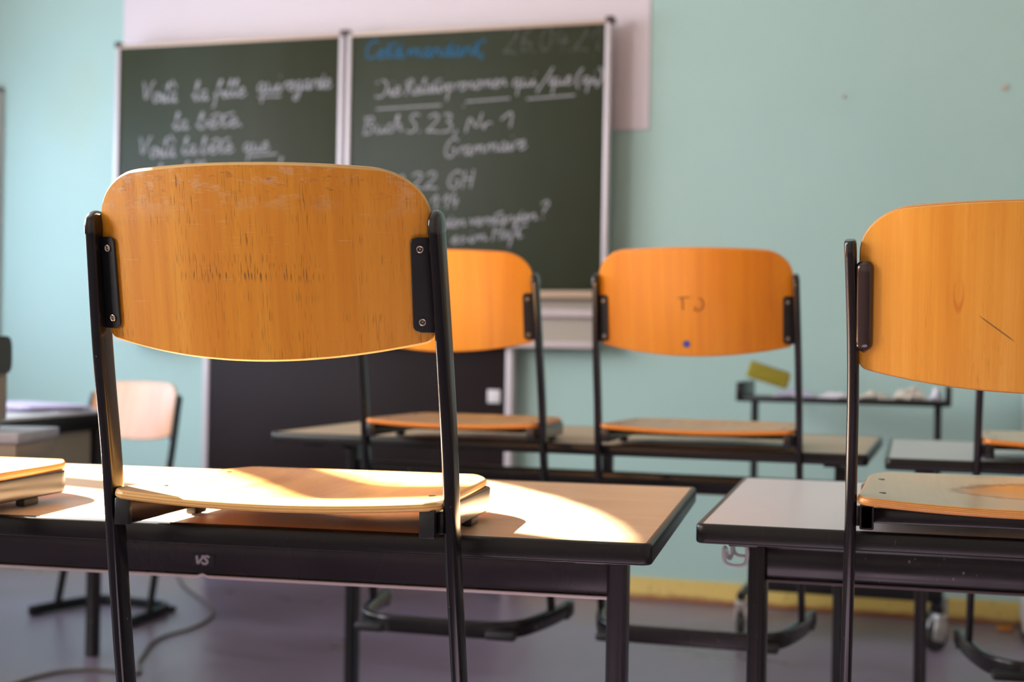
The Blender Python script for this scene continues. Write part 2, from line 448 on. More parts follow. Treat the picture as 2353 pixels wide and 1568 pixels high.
# window 1: open to the sun at the top; added sheets below and elsewhere block it
w1 = struct(empty('window_1', (0, 0, 0)))
fb = MB()
ol = openings[1]
fb.tube([V((WX-.27, 2.443+(y-2.443)*1.02, z+.02)) for y, z in ol], .02, .018, (1, 0, 0), n=8, power=6, closed=True)
fb.obj('window_frame', 'window_paint', w1)
gb = MB()  # unseen bar, outline widened to shape the dark band on the seat
gbp = [(2.655, 3.20, .056), (2.65, 3.6, .056), (2.63, 3.79, .056), (2.60, 3.86, .064), (2.55, 3.93, .085), (2.505, 3.99, .098), (2.53, 4.06, .076), (2.53, 4.12, .062), (2.47, 4.42, .06)]
vv = []
for y, z, hw_ in gbp:
    for x in (WX-.155, WX-.125):
        for sg in (-1, 1): vv.append(V((x, y+sg*hw_, z)))
ff = []
for k in range(len(gbp)-1):
    a_, b_ = 4*k, 4*k+4
    ff += [(a_, a_+1, b_+1, b_), (a_+2, b_+2, b_+3, a_+3), (a_, b_, b_+2, a_+2), (a_+1, a_+3, b_+3, b_+1)]
ff += [(0, 2, 3, 1), (len(vv)-4, len(vv)-3, len(vv)-1, len(vv)-2)]
gb.add(vv, ff).obj('shadow_shaped_glazing_bar', 'window_paint', w1)
MB().box((WX-.135, 1.545, .9), (WX-.10, 3.341, 3.20)).obj('sun_blocker_lower', 'blocker_white', w1)  # unseen sheet added to keep the sun off the trolley and monitor
for k, cy in ((2, -.2), (3, 4.45)):
    wo = struct(empty('window_%d' % k, (0, 0, 0)))
    pts = openings[0 if k == 2 else 2]
    n_ = len(pts)
    vv = [V((WX-.10, y, z)) for y, z in pts] + [V((WX-.13, y, z)) for y, z in pts]
    ff = [tuple(range(n_)), tuple(range(2*n_-1, n_-1, -1))] + [(i, (i+1) % n_, n_+(i+1) % n_, n_+i) for i in range(n_)]
    mesh('sun_blocker_full', vv, ff, 'blocker_white', wo, smooth=False)  # unseen sheet added so no sun passes this window

# white painted rectangle behind the chalkboard
struct(MB().box((-3.457, Y1-.006, 1.811), (-1.132, Y1+.001, 3.2)).obj('trim_1', 'white_wall_paint'), 'white painted projection area on the mint wall')
# skirting: rounded bead with a brown scuffed foot
prof = [(0, .082), (-.012, .080), (-.016, .072), (-.017, .03), (-.026, .016), (-.032, .006), (-.032, 0), (0, 0)]
def skirt(name, p0, p1, inward):
    p0, p1, inw = V(p0), V(p1), V(inward); v = []
    for p in (p0, p1):
        for a_, z_ in prof: v.append(p - inw*a_ + V((0, 0, z_+.0005)))
    n_ = len(prof); fs = [(i, (i+1) % n_, n_+(i+1) % n_, n_+i) for i in range(n_)] + [tuple(range(n_)), tuple(range(2*n_-1, n_-1, -1))]
    return mesh(name, v, fs, 'skirting_paint')
struct(skirt('baseboard_front', (X0, Y1, 0), (X1, Y1, 0), (0, -1, 0)), 'yellow painted baseboard with a rusty brown scuffed foot')
struct(skirt('baseboard_left', (X0, Y0, 0), (X0, Y1-.04, 0), (1, 0, 0)))
struct(skirt('baseboard_right', (X1, Y0, 0), (X1, Y1-.04, 0), (-1, 0, 0)))

# ------------------------------------------------------------------ chalkboard
BY = 5.28
board = tag(empty('chalkboard', (-2.34, BY+.04, 0)), 'large two-panel dark green chalkboard with French chalk writing on the mint wall', 'chalkboard')
bo = V((-2.34, BY+.04, 0))
def bpart(mb, name, mat, parent=board):
    mb.v = [q-bo for q in mb.v]; return mb.obj(name, mat, parent)

# handwriting strokes: each glyph = (width, [strokes]); x-height 1, ascender 2, descender -1
G = {
'V': (1.25, [[(0, 2), (.15, 1.7), (.5, 0), (.95, 1.9), (1.15, 2.05)]]),
'o': (.85, [[(.6, .95), (.25, .95), (.08, .5), (.25, .05), (.55, .1), (.7, .55), (.55, .95), (.85, .8)]]),
'i': (.45, [[(0, .3), (.2, 1), (.2, .2), (.35, 0), (.5, .25)], [(.22, 1.5), (.24, 1.52), (.23, 1.48)]]),
'l': (.5, [[(0, .4), (.35, 1.6), (.3, 2), (.15, 1.7), (.15, .3), (.3, 0), (.5, .3)]]),
'a': (.85, [[(.65, .9), (.3, 1), (.08, .5), (.25, .05), (.5, .2), (.65, .95), (.62, .2), (.75, 0), (.9, .25)]]),
'à': (.85, [[(.65, .9), (.3, 1), (.08, .5), (.25, .05), (.5, .2), (.65, .95), (.62, .2), (.75, 0), (.9, .25)], [(.05, 2.1), (.6, 1.45)]]),
'f': (.6, [[(0, .3), (.4, 1.5), (.5, 1.95), (.3, 1.9), (.2, 1), (.15, -.6), (.05, -.95)], [(.0, .55), (.5, .7)]]),
'e': (.7, [[(0, .35), (.5, .6), (.5, .95), (.25, .95), (.08, .5), (.2, .05), (.5, .05), (.75, .35)]]),
'q': (.85, [[(.6, .85), (.3, 1), (.08, .55), (.25, .1), (.5, .3), (.62, .95), (.6, -.9)], [(.6, -.1), (.9, .2)]]),
'u': (.85, [[(0, .8), (.1, 1), (.1, .2), (.3, 0), (.55, .3), (.6, 1), (.6, .2), (.75, 0), (.9, .3)]]),
'r': (.55, [[(0, .4), (.15, 1), (.15, 0), (.2, .7), (.4, 1), (.6, .85)]]),
'g': (.85, [[(.62, .85), (.3, 1), (.08, .55), (.25, .1), (.5, .3), (.62, .95), (.6, -.7), (.3, -1.05), (0, -.8), (.3, -.4), (.9, .3)]]),
'd': (.85, [[(.6, .8), (.3, 1), (.08, .5), (.25, .05), (.5, .2), (.7, 2), (.62, .2), (.75, 0), (.9, .25)]]),
'b': (.75, [[(0, .4), (.35, 1.7), (.25, 2), (.12, 1.5), (.12, .2), (.35, 0), (.6, .35), (.5, .9), (.75, .8)]]),
'ê': (.7, [[(0, .35), (.5, .6), (.5, .95), (.25, .95), (.08, .5), (.2, .05), (.5, .05), (.75, .35)], [(.1, 1.3), (.4, 1.65), (.7, 1.5)]]),
't': (.6, [[(.05, .3), (.3, 1.9), (.22, .3), (.38, 0), (.6, .25)], [(.05, 1.3), (.85, 1.6)]]),
'.': (.35, [[(.1, .05), (.14, .1), (.16, .02)]]),
',': (.4, [[(.2, .15), (.2, .0), (.05, -.35)]]),
'D': (1.3, [[(.3, 1.7), (.1, 1.5), (.6, 1.9), (1.1, 1.3), (1.0, .3), (.5, 0), (.1, .2)], [(.0, 1.6), (.5, 1.75)]]),
'R': (1.2, [[(.3, 1.9), (.2, 0)], [(.0, 1.5), (.5, 2), (.95, 1.6), (.4, 1.0), (.7, .5), (1.2, 0)]]),
'v': (.75, [[(0, .9), (.15, 1), (.3, 0), (.6, 1), (.8, .9)]]),
'p': (.8, [[(0, .4), (.15, 1), (.1, -1)], [(.12, .7), (.4, 1), (.65, .6), (.45, .1), (.12, .2), (.8, .4)]]),
'n': (.85, [[(0, .5), (.12, 1), (.12, 0), (.2, .7), (.45, 1), (.6, .7), (.6, .1), (.85, .3)]]),
'm': (1.25, [[(0, .5), (.1, 1), (.1, 0), (.2, .7), (.4, 1), (.5, .7), (.5, 0), (.6, .7), (.85, 1), (.95, .7), (.95, .1), (1.25, .3)]]),
'/': (.6, [[(0, -.4), (.6, 2.1)]]),
'(': (.5, [[(.5, 2), (.15, 1.3), (.12, .4), (.4, -.4)]]),
')': (.5, [[(.0, 2), (.35, 1.3), (.3, .4), (0, -.4)]]),
'B': (1.1, [[(.2, 1.9), (.2, 0)], [(0, 1.8), (.7, 1.9), (.8, 1.4), (.3, 1.1), (.9, .8), (.8, .1), (.1, 0)]]),
'c': (.65, [[(.55, .85), (.3, 1), (.08, .5), (.25, .03), (.65, .2)]]),
'h': (.8, [[(0, .4), (.35, 1.7), (.25, 2), (.12, 1.5), (.12, 0), (.2, .7), (.45, 1), (.6, .7), (.6, .1), (.8, .3)]]),
'S': (.9, [[(.8, 1.8), (.4, 2), (.1, 1.5), (.7, .8), (.7, .2), (.3, 0), (0, .2)]]),
's': (.6, [[(0, .3), (.35, 1), (.5, .4), (.3, 0), (.1, .1), (.6, .3)]]),
'2': (1, [[(.1, 1.6), (.5, 2), (.8, 1.5), (.4, .6), (0, 0), (.4, .15), (.95, 0)]]),
'3': (.95, [[(.1, 1.8), (.6, 1.9), (.6, 1.3), (.35, 1.05), (.8, .8), (.7, .1), (.1, 0)]]),
'0': (.9, [[(.5, 1.9), (.1, 1.3), (.15, .3), (.5, 0), (.8, .7), (.7, 1.7), (.45, 1.9)]]),
'4': (.95, [[(.4, 1.9), (.1, .7), (.9, .7)], [(.7, 1.2), (.65, 0)]]),
'6': (.9, [[(.8, 1.9), (.3, 1.5), (.1, .6), (.4, 0), (.8, .4), (.6, .9), (.15, .6)]]),
'1': (.8, [[(.05, .9), (.6, 1.95), (.6, 0)]]),
'N': (1.15, [[(.1, 0), (.2, 1.9), (.8, .1), (1.0, 2)]]),
'G': (1.4, [[(1.2, 1.7), (.8, 2.1), (.2, 1.5), (.1, .5), (.6, -.1), (1.1, .3), (1.1, .9), (.7, .85)]]),
'H': (1.1, [[(.15, 1.9), (.1, 0)], [(.9, 2), (.85, 0)], [(.05, 1), (1.0, 1.05)]]),
'A': (1.1, [[(0, 0), (.6, 2), (1.0, 0)], [(.15, .8), (.9, .8)]]),
'L': (1.0, [[(.5, 2), (.2, .1), (.9, 0)]]),
'?': (.8, [[(.1, 1.6), (.5, 2), (.75, 1.5), (.4, 1), (.35, .6)], [(.33, .1), (.36, .05), (.33, .02)]]),
'C': (1.1, [[(1.0, 1.7), (.6, 2), (.1, 1.2), (.2, .2), (.6, 0), (1.0, .3)]]),
'_': (1, [[(0, 0), (1, 0)]]),
}
TEXT_L = [('Voilà', -3.297, 1.964, -3.127, 1.962, 0.0441, 0), ('la', -3.051, 1.965, -2.98, 1.966, 0.0435, 0), ('fille', -2.95, 1.972, -2.807, 1.975, 0.0397, 0), ('qui', -2.756, 1.987, -2.645, 1.989, 0.0429, 0), ('regarde', -2.636, 1.992, -2.423, 1.995, 0.0391, 0), ('_', -2.744, 1.971, -2.645, 1.972, 0.0054, 0), ('la', -3.141, 1.844, -3.071, 1.846, 0.0401, 0), ('bête.', -3.03, 1.846, -2.809, 1.855, 0.0362, 0), ('Voilà', -3.309, 1.731, -3.13, 1.733, 0.0441, 0), ('la', -3.098, 1.739, -3.028, 1.741, 0.04, 0), ('bête', -3.012, 1.741, -2.859, 1.745, 0.038, 0), ('que', -2.815, 1.744, -2.696, 1.748, 0.0394, 0), ('_', -2.786, 1.729, -2.656, 1.736, 0.0054, 0), ('la', -3.219, 1.629, -3.149, 1.631, 0.0402, 0), ('fille', -3.1, 1.634, -2.957, 1.638, 0.04, 0), ('l', -2.651, 1.679, -2.632, 1.679, 0.0213, 0)]
TEXT_R = [('Cetd.mandant,', -2.278, 2.108, -1.764, 2.099, 0.0384, 1), ('26.04.21', -1.693, 2.103, -1.3, 2.102, 0.0541, 2), ('Die', -2.23, 1.949, -2.118, 1.956, 0.0383, 0), ('Relativpronomen', -2.103, 1.955, -1.676, 1.974, 0.0328, 0), ('qui', -1.655, 1.97, -1.556, 1.973, 0.0338, 0), ('/', -1.549, 1.963, -1.5, 1.964, 0.0369, 0), ('que', -1.508, 1.971, -1.414, 1.974, 0.0335, 0), ('(qi)', -1.404, 1.97, -1.288, 1.973, 0.0316, 0), ('_', -2.218, 1.905, -1.945, 1.912, 0.0052, 0), ('_', -1.84, 1.922, -1.661, 1.929, 0.0051, 0), ('_', -1.591, 1.924, -1.4, 1.932, 0.005, 0), ('Buch', -2.28, 1.804, -2.108, 1.81, 0.0366, 0), ('S.', -2.09, 1.806, -2.023, 1.808, 0.038, 0), ('23,', -2.008, 1.806, -1.866, 1.805, 0.0378, 0), ('Nr', -1.845, 1.803, -1.741, 1.803, 0.0358, 0), ('1', -1.702, 1.816, -1.641, 1.817, 0.0355, 0), ('.', -1.854, 1.902, -1.843, 1.902, 0.0341, 0), ('Grammaire', -1.933, 1.702, -1.594, 1.729, 0.0377, 0), ('1.22', -2.141, 1.579, -1.953, 1.583, 0.0346, 0), ('GH', -1.917, 1.581, -1.805, 1.584, 0.0342, 0), ('1.14', -1.984, 1.501, -1.868, 1.506, 0.0326, 0), ('Arbeit', -2.175, 1.423, -1.954, 1.428, 0.0312, 0), ('den', -1.925, 1.427, -1.834, 1.429, 0.0308, 0), ('verstanden', -1.82, 1.431, -1.543, 1.452, 0.0289, 0), ('?', -1.537, 1.459, -1.498, 1.462, 0.0352, 0), ('Lies', -2.044, 1.36, -1.934, 1.363, 0.0293, 0), ('es', -1.894, 1.363, -1.833, 1.366, 0.029, 0), ('im', -1.822, 1.366, -1.743, 1.373, 0.0289, 0), ('Heft', -1.726, 1.376, -1.602, 1.385, 0.0305, 0)]

def writing(items, which, y, wid=.0056):
    v = []; fs = []
    for (s_, x0, z0, x1, z1, hh, c) in items:
        if c != which: continue
        tot = sum(G[ch][0] for ch in s_); sx = (x1-x0)/tot; cur = 0
        for ch in s_:
            gw, strokes = G[ch]
            for st_ in strokes:
                pts = []
                sm = smooth_path([(a_, b_, 0) for a_, b_ in st_], 2) if len(st_) > 2 else [V((a_, b_, 0)) for a_, b_ in st_]
                for q in sm:
                    fx = (cur+q.x)/tot
                    slant = .16*hh*q.y if ch != '_' else 0
                    pts.append(V((x0+(x1-x0)*fx+slant, 0, z0+(z1-z0)*fx+hh*q.y)))
                base = len(v); W = wid*(1 if ch != '_' else .9)/2
                for i, p in enumerate(pts):
                    tg = pts[min(i+1, len(pts)-1)]-pts[max(i-1, 0)]
                    if tg.length < 1e-6: tg = V((1, 0, 0))
                    tg.normalize(); nn = V((-tg.z, 0, tg.x))*W
                    e = tg*W*.6*(-1 if i == 0 else (1 if i == len(pts)-1 else 0))
                    for off in (nn, -nn):
                        v.append(V((p.x+off.x+e.x, y, p.z+off.z+e.z)))
                for i in range(len(pts)-1):
                    a_ = base+2*i; fs.append((a_, a_+1, a_+3, a_+2))
            cur += gw
    return v, fs
XL, XM, XR = -3.419, -2.358, -1.262
ZT, ZB = 2.215, 1.185
for (xa, xb, items, slab) in ((XL, XM-.0065, TEXT_L, 'left'), (XM+.0065, XR, TEXT_R, 'right')):
    p = bpart(MB().box((xa+.012, BY, ZB+.004), (xb-.012, BY+.026, ZT-.008), .001), 'writing_panel', 'blackboard_paint')
    sw = .020
    for lo, hi in (((xa, BY-.008, ZB), (xa+sw, BY+.032, ZT)), ((xb-sw, BY-.008, ZB), (xb, BY+.032, ZT))):
        bpart(MB().box(lo, hi, .004), 'side_frame', 'aluminium')
    bpart(MB().box((xa+sw, BY-.006, ZT-.014), (xb-sw, BY+.03, ZT), .003), 'top_frame', 'aluminium_top')
    for k, nm in ((0, 'white'), (1, 'blue'), (2, 'faint')):
        v, fs = writing(items, k, BY-.0012)
        if v:
            o = mesh('chalk_lettering', [q-bo for q in v], fs, 'chalk_'+nm, p, smooth=False)
            o['label'] = {'white': 'white handwritten chalk words', 'blue': 'blue chalk heading', 'faint': 'faint grey wiped chalk date'}[nm]
for x, s_ in ((XL+.008, .012), (XM-.004, .020), (XR-.004, .016)):
    bpart(MB().box((x-s_, BY-.012, ZT-.012), (x+s_, BY+.034, ZT+.014), .004), 'corner_cap', 'corner_cap')
bpart(MB().box((XM-.006, BY+.004, ZB), (XM+.006, BY+.03, ZT-.004), .001), 'centre_strip', 'corner_cap')  # dark brown strip in the gap between the two panels
# lower assembly: chalk ledge, pale panels and strips
bpart(MB().box((XL+.02, BY-.05, 1.150), (XR-.02, BY+.03, 1.180), .005), 'chalk_ledge', 'tray_beige')
bpart(MB().box((XL+.02, BY+.012, .975), (XR-.02, BY+.03, 1.152), .002), 'lower_panel', 'panel_putty')
bpart(MB().box((XL+.02, BY-.02, 1.080), (XR-.02, BY+.015, 1.108), .004), 'middle_strip', 'strip_pale')
bpart(MB().box((XL+.03, BY-.016, .960), (XR-.045, BY+.03, .985), .004), 'bottom_strip', 'strip_pale')
bpart(MB().box((XR-.045, BY-.018, .957), (XR-.02, BY+.03, .99), .004), 'strip_end_cap', 'corner_cap')
for x in (-2.985, -1.655):
    bpart(MB().box((x-.014, BY+.032, .001), (x+.014, BY+.10, 2.2), .003), 'support_column', 'aluminium')
bp = tag(MB().box((-2.967, BY+.036, .06), (-1.673, BY+.056, .958), .002).obj('brown_panel', 'brown_laminate'),
         'dark brown panel between the white columns below the chalkboard', 'panel')
for x in (-2.90, -1.74):
    MB().box((x-.02, BY+.02, .001), (x+.02, BY+.09, .062), .002).obj('panel_foot', 'enamel_dark', bp)
sk = MB().box((-1.742, BY+.0335, .740), (-1.690, BY+.0365, .792), .001).obj('sticker', 'light_white', bp); sk['label'] = 'small torn white sticker'

# narrow board at the far left of the wall
nb = tag(empty('notice_board', (-4.22, Y1-.02, 1.5)), 'pale framed notice board at the left end of the front wall', 'notice board')
MB().box((-.16, -.012, -.56), (.14, .019, .56)).obj('board_surface', 'white_wall_paint', nb)
fr = MB()
for lo, hi in (((.13, -.02, -.575), (.152, .019, .575)), ((-.175, -.02, -.575), (-.155, .019, .575)), ((-.175, -.02, .555), (.152, .019, .578)), ((-.175, -.02, -.578), (.152, .019, -.555))): fr.box(lo, hi, .003)
fr.obj('frame', 'strip_pale', nb)
for (x, z, r_, lb) in ((.165, 1.924, .010, 'tiny brown plug in the wall at the upper right'), (-.401, 1.912, .007, 'tiny grey screw head in the mint wall right of the chalkboard')):
    tag(MB().disc((x, Y1-.003, z), r_, .007, (0, -1, 0)).obj('wall_plug', 'tray_beige' if x > 0 else 'panel_putty'), lb, 'wall plug')

# ------------------------------------------------------------------ chairs
def chair(loc, rz, w=.378, label='', back='back_wood', seat='seat_wood', edge='ply_edge', met='enamel', kind='plate', group=None, marks=False, ptop=.734, dz=0., dzt=0., sD=.374, splay=-.004, dH=.013):
    """origin on the floor (or where the floor would be); x right, y = direction the sitter faces"""
    c = empty('school_chair', loc, rz); tag(c, label, 'chair', group)
    hx = w/2
    def py(z): return -.060*(z-.439)/.296 if z > .439 else .092*(.439-z)/.41
    # posts
    for s in (-1, 1):
        tz = ptop-(.0215 if kind == 'plate' else .016)
        pts = smooth_path([(s*(hx+splay), -.062*(tz-.439)/.298, tz), (s*hx, -.030, .585), (s*(hx+.001), -.002, .47), (s*(hx+.001), .006, .41), (s*(hx+.004), .040, .24), (s*(hx+.006), .090, .030)], 3)
        pa, pb, pw = (.0071, .0153, 3.3) if kind == 'plate' else (.0066, .0115, 2.6)
        p = MB().tube(pts, pa, pb, (1, 0, 0), n=32, power=pw).obj('post', met, c)
        top = pts[0]; d = (pts[0]-pts[1]).normalized()
        if kind == 'plate':
            cp = [top-d*.001, top+d*.008, top+d*.013, top+d*.017, top+d*.020, top+d*.0215]; sc2 = [1.07, 1.07, .98, .82, .56, .2]
        else:
            cp = [top-d*.001, top+d*.012, top+d*.0145, top+d*.016]; sc2 = [1.03, 1.03, .97, .8]
        MB().tube(cp, pa, pb, (1, 0, 0), n=32, power=pw, scales=sc2).obj('post_cap', 'cap_plastic', p)
    # backrest
    H = hx-dH; B = .043*(H/.176)
    zt = lambda x: .7745 + dz + dzt - .0065*(abs(x)/H)**2.2
    zb = lambda x: .582 + dz + .023*(abs(x)/H)**2
    fr_t, rx_t, fr_b, rx_b = .26, .052, .06, .008
    def hw(v):
        if v > 1-fr_t:
            q = (v-(1-fr_t))/fr_t; return H - rx_t*(1-sqrt(max(0, 1-q**2.2)))
        if v < fr_b:
            q = (fr_b-v)/fr_b; return H - rx_b*(1-sqrt(max(0, 1-q*q)))
        return H
    def surf(x, z, off=0.):
        y = py(z) + .004 - B*(1-(x/H)**2)
        # outward (camera side) normal for offsets
        nx = -2*B*x/H/H; n_ = V((nx*-1, -1, 0)).normalized()
        n_ = V((-x*2*B/H/H*-1, -1, -.2)).normalized()
        return V((x, y, z)) + n_*off
    def bf(u_, v_):
        x = hw(v_)*(2*u_-1); a_, b_ = zb(x), zt(x)
        return surf(x, a_+(b_-a_)*v_)
    us = [.5-.5*cos(pi*i/48) for i in range(49)]
    vs2 = sorted(set([round(fr_b*(1-cos(pi/2*i/5)), 5) for i in range(6)] + [fr_b+(1-fr_t-fr_b)*i/14 for i in range(15)] + [1-fr_t+fr_t*sin(pi/2*i/12) for i in range(13)]))
    br_ = sheet('backrest', bf, us, vs2, .0095, [back, edge], c)
    if marks:
        dm = MB().disc(surf(-.010, .609, .0052), .0074, .0008, (0, -1, -.2)).obj('round_sticker', 'sticker_blue', br_); dm['label'] = 'round blue dot sticker'
        def pen(paths):
            q = MB()
            for pp in paths:
                q.tube(smooth_path([surf(x+.009, z, .005) for x, z in pp], 2), .0011, .0011, (0, 1, 0), n=6)
            o = q.obj('pen_marking', 'ink', br_); o['label'] = 'inked letter scrawls'
        pen([[(-.035, .701), (-.023, .702), (-.013, .703)], [(-.026, .702), (-.0255, .690), (-.0255, .677)],
             [(.006, .700), (.012, .700), (.016, .690), (.013, .679), (.004, .675), (-.003, .678), (.001, .684)]])
    # brackets
    for s in (-1, 1):
        if kind == 'plate':
            def kf(u_, v_, s=s):
                x = s*(H-.0245 + .0225*u_) if True else 0
                r2 = .006; hh = .047
                z = .660 + (2*v_-1)*hh
                edge_in = max(0, abs(2*v_-1)*hh-(hh-r2))
                inset = r2-sqrt(max(0, r2*r2-edge_in*edge_in))
                x = s*(H-.0185 + inset*(1-u_) + .0255*u_)
                return surf(x, z, .0072)
            k = sheet('bracket', kf, [i/8 for i in range(9)] if s > 0 else [1-i/8 for i in range(9)], [0, .02, .05, .08, .12, .5, .88, .92, .95, .98, 1], .0026, ['bracket_black', 'bracket_black'], c)
            for z in (.696, .6235):
                p = surf(s*(H-.0108), z, .0092)
                nrm = (surf(s*(H-.0108), z, 1)-surf(s*(H-.0108), z, 0))
                sm = MB()
                ring = [p+nrm*.0004 + (nrm.orthogonal().normalized()*cos(2*pi*q/24) + nrm.cross(nrm.orthogonal()).normalized()*sin(2*pi*q/24))*.0030 for q in range(24)]
                sm.tube(ring, .0011, .0009, nrm, n=8, closed=True)
                sm.disc(p-nrm*.0002, .0014, .0014, nrm, n=6)
                sc3 = sm.obj('screw', 'screw_steel', k)
                MB().disc(p-nrm*.0008, .0027, .0008, nrm, n=20).obj('screw_recess', 'rubber', k)
        else:
            pts = [surf(s*(H-.0060), z, .0075) for z in [.6005+.099*(.5-.5*cos(pi*i/22)) for i in range(23)]]
            sc2 = [sqrt(max(.02, 1-max(0, abs(q.z-.65)-.0405)**2/.0092**2)) for q in pts]
            k = MB().tube(pts, .0098, .0090, (1, .3*s, 0), n=28, power=2.6, scales=sc2).obj('bracket', 'bracket_brown', c)
    # seat
    D_ = sD; HS = hx-.0095
    def sz(x, y):
        g = 1 if y < .20 else max(0, 1-((y-.20)/.10)**2) if y < .30 else 0
        g2 = .65+.35*min(1, max(0, y/.08))
        dish = .0105*(1-(x/HS)**2)*g*g2
        roll_ = .018*max(0, (y-(D_-.089))/.09)**2
        return .4335 - dish - roll_
    def sh(v):
        fr, rx_, fb, rb = .33, .165, .05, .015
        if v > 1-fr: q = (v-(1-fr))/fr; return HS-.010 - rx_*(1-max(0, 1-q**1.75)**(1/1.75))
        if v < fb: q = (fb-v)/fb; return HS+.002 - rb*(1-sqrt(max(0, 1-q*q)))
        return HS+.002-.012*min(1, v/.67)
    def sf(u_, v_):
        x = sh(v_)*(2*u_-1); y = -.019 + (D_+.018)*v_ - .012*(1-(x/HS)**2)*(1-v_) + .0*v_
        return V((x, y, sz(x, y)))
    vs3 = sorted(set([round(.05*(1-cos(pi/2*i/4)), 5) for i in range(5)] + [.05+.62*i/22 for i in range(23)] + [.67+.33*sin(pi/2*i/22) for i in range(23)]))
    st_ = sheet('seat', sf, us, vs3, .0095, [seat, edge], c)
    for s in (-1, 1):
        for y in (.055, .235):
            p = V((s*(HS-.024), y, sz(s*(HS-.024), y)+.0049))
            MB().disc(p, .0042, .0010, (0, 0, 1), n=16).obj('seat_screw', 'rubber', st_)
    # side rails with closed (plate) or open (oblong) rear ends
    for s in (-1, 1):
        xr = s*(hx-(.0195 if kind == 'plate' else .0165)); q = MB()
        z0, z1, th = .4005, .4285, .0078
        path = fillet([(xr, -.012, (z0+z1)/2), (xr, .262, (z0+z1)/2), (xr-s*.06, .262, (z0+z1)/2)], .02, 5)
        if kind == 'plate':
            q.tube(path, (z1-z0)/2, th, (0, 0, 1), n=28, power=7)
            r2 = q.obj('side_rail', met, c)
            MB().box((xr-th-.0006, -.019, z0-.0005), (xr+th+.0006, -.011, z1+.0005), .0012).obj('rail_cap', 'black_plastic', r2)
        else:
            q.tube(path, (z1-z0)/2, th, (0, 0, 1), n=28, power=7, cap=False)
            inn = [p_ for p_ in path]
            q.tube(inn[:3], (z1-z0)/2-.002, th-.002, (0, 0, 1), n=28, power=7, cap=False)
            # annular lip at the open mouth
            n0 = 28; a0 = 0; b0 = len(path)*28
            q.f += [(a0+j, a0+(j+1) % n0, b0+(j+1) % n0, b0+j) for j in range(n0)]
            r2 = q.obj('side_rail', met, c)
        # weld plate between rail and post
        MB().box((min(xr+s*th, s*(hx-.005)), -.006, z0+.003), (max(xr+s*th, s*(hx-.005)), .010, z1-.003), .001).obj('weld_plate', met, r2)
        for y in (.175,):
            MB().box((xr-.007, y-.018, .3908), (xr+.0065, y+.016, z0+.0005), .003).obj('rubber_pad', 'rubber', r2)
    MB().tube([(-(hx-.07), .262, .4145), (hx-.07, .262, .4145)], .014, .0095, (0, 0, 1), n=24, power=7).obj('front_crossbar', met, c)
    if kind != 'plate':
        MB().box((-(hx-.0235), .030, .4035), (hx-.0235, .044, .4205), .002).obj('rear_crossbar', met, c)
    else:
        for x in (-.085, .085): MB().box((x-.020, .19, .404), (x+.020, .215, .4255), .003).obj('seat_support_block', 'rubber', c)
    # U shaped base runner, open ends forward
    e = hx+.012
    pts = fillet([(-e-.006, .205, .019), (-e+.008, .06, .019), (-(hx-.035), -.092, .019), (hx-.035, -.092, .019), (e-.008, .06, .019), (e+.006, .205, .019)], .075, 7)
    ru = MB().tube(pts, .0175, .0090, (0, 0, 1), n=24, power=4.5).obj('base_runner', met, c)
    for s in (-1, 1):
        MB().tube([(s*(e+.0045), .180, .019), (s*(e+.0062), .205, .019), (s*(e+.0068), .213, .019), (s*(e+.007), .216, .019)], .0178, .0105, (0, 0, 1), n=24, power=4, scales=[1, 1, .95, .7]).obj('end_cap', 'black_plastic', ru)
        MB().box((s*(e+.004)-.010, .165, .0005), (s*(e+.004)+.010, .20, .008), .003).obj('glide', 'rubber', ru)
        MB().box((s*(hx-.055)-.032, -.105, .0005), (s*(hx-.055)+.032, -.078, .019), .007, seg=3).obj('glide', 'rubber', ru)
    return c

G0 = 'chairs hung on the school desks'
Z0 = .3700
chair((-.683, 1.373, Z0), 5.5, .378, 'large front chair with scuffed beech backrest and two black posts, hung on the VS desk', 'back_wood', 'seat_wood', 'ply_edge_pale', 'enamel', 'plate', G0)
chair((-1.244, 1.319, Z0), 5.5, .378, 'leftmost chair on the VS desk, only its sunlit seat corner and side rail showing', 'back_wood_pen', 'seat_wood', 'ply_edge', 'enamel', 'plate', G0)
chair((.084, 1.660, Z0), 3.0, .380, 'chair with oblong brown bracket and flat-topped post, on the white desk with the hook', 'back_wood_pen', 'seat_wood_worn', 'ply_edge', 'enamel_brown', 'oblong', G0, ptop=.722, dz=-.021, dzt=.004, sD=.412, splay=.005, dH=.0075)
chair((-1.009, 2.840, Z0), 2.0, .392, 'amber chair on the second-row desk, half hidden behind the large front chair', 'back_wood_amber', 'seat_wood_dull', 'ply_edge_orange', 'enamel', 'plate', G0, ptop=.748, dz=.004, dzt=.012)
chair((-.503, 2.925, Z0), 1.0, .415, 'bright orange chair with blue dot sticker and inked letters on its backrest, second-row desk', 'back_wood_orange', 'seat_wood_dull', 'ply_edge_orange', 'enamel_brown', 'plate', G0, marks=True, ptop=.752, dz=.004, dzt=.020)
chair((.250, 2.866, Z0), 3.0, .400, 'chair on the grey-topped far desk at right, only left post and seat corner visible', 'back_wood_amber', 'seat_wood_worn', 'ply_edge_orange', 'enamel_brown', 'plate', G0, ptop=.75, dzt=.01)
chair((-2.800, 4.407, .0005), 173.4, .385, 'pale glossy chair standing on the floor behind the teacher desk', 'back_wood_pale', 'seat_wood_worn', 'ply_edge_pale', 'enamel_dark', 'plate', ptop=.772, dz=.026, dzt=.010)

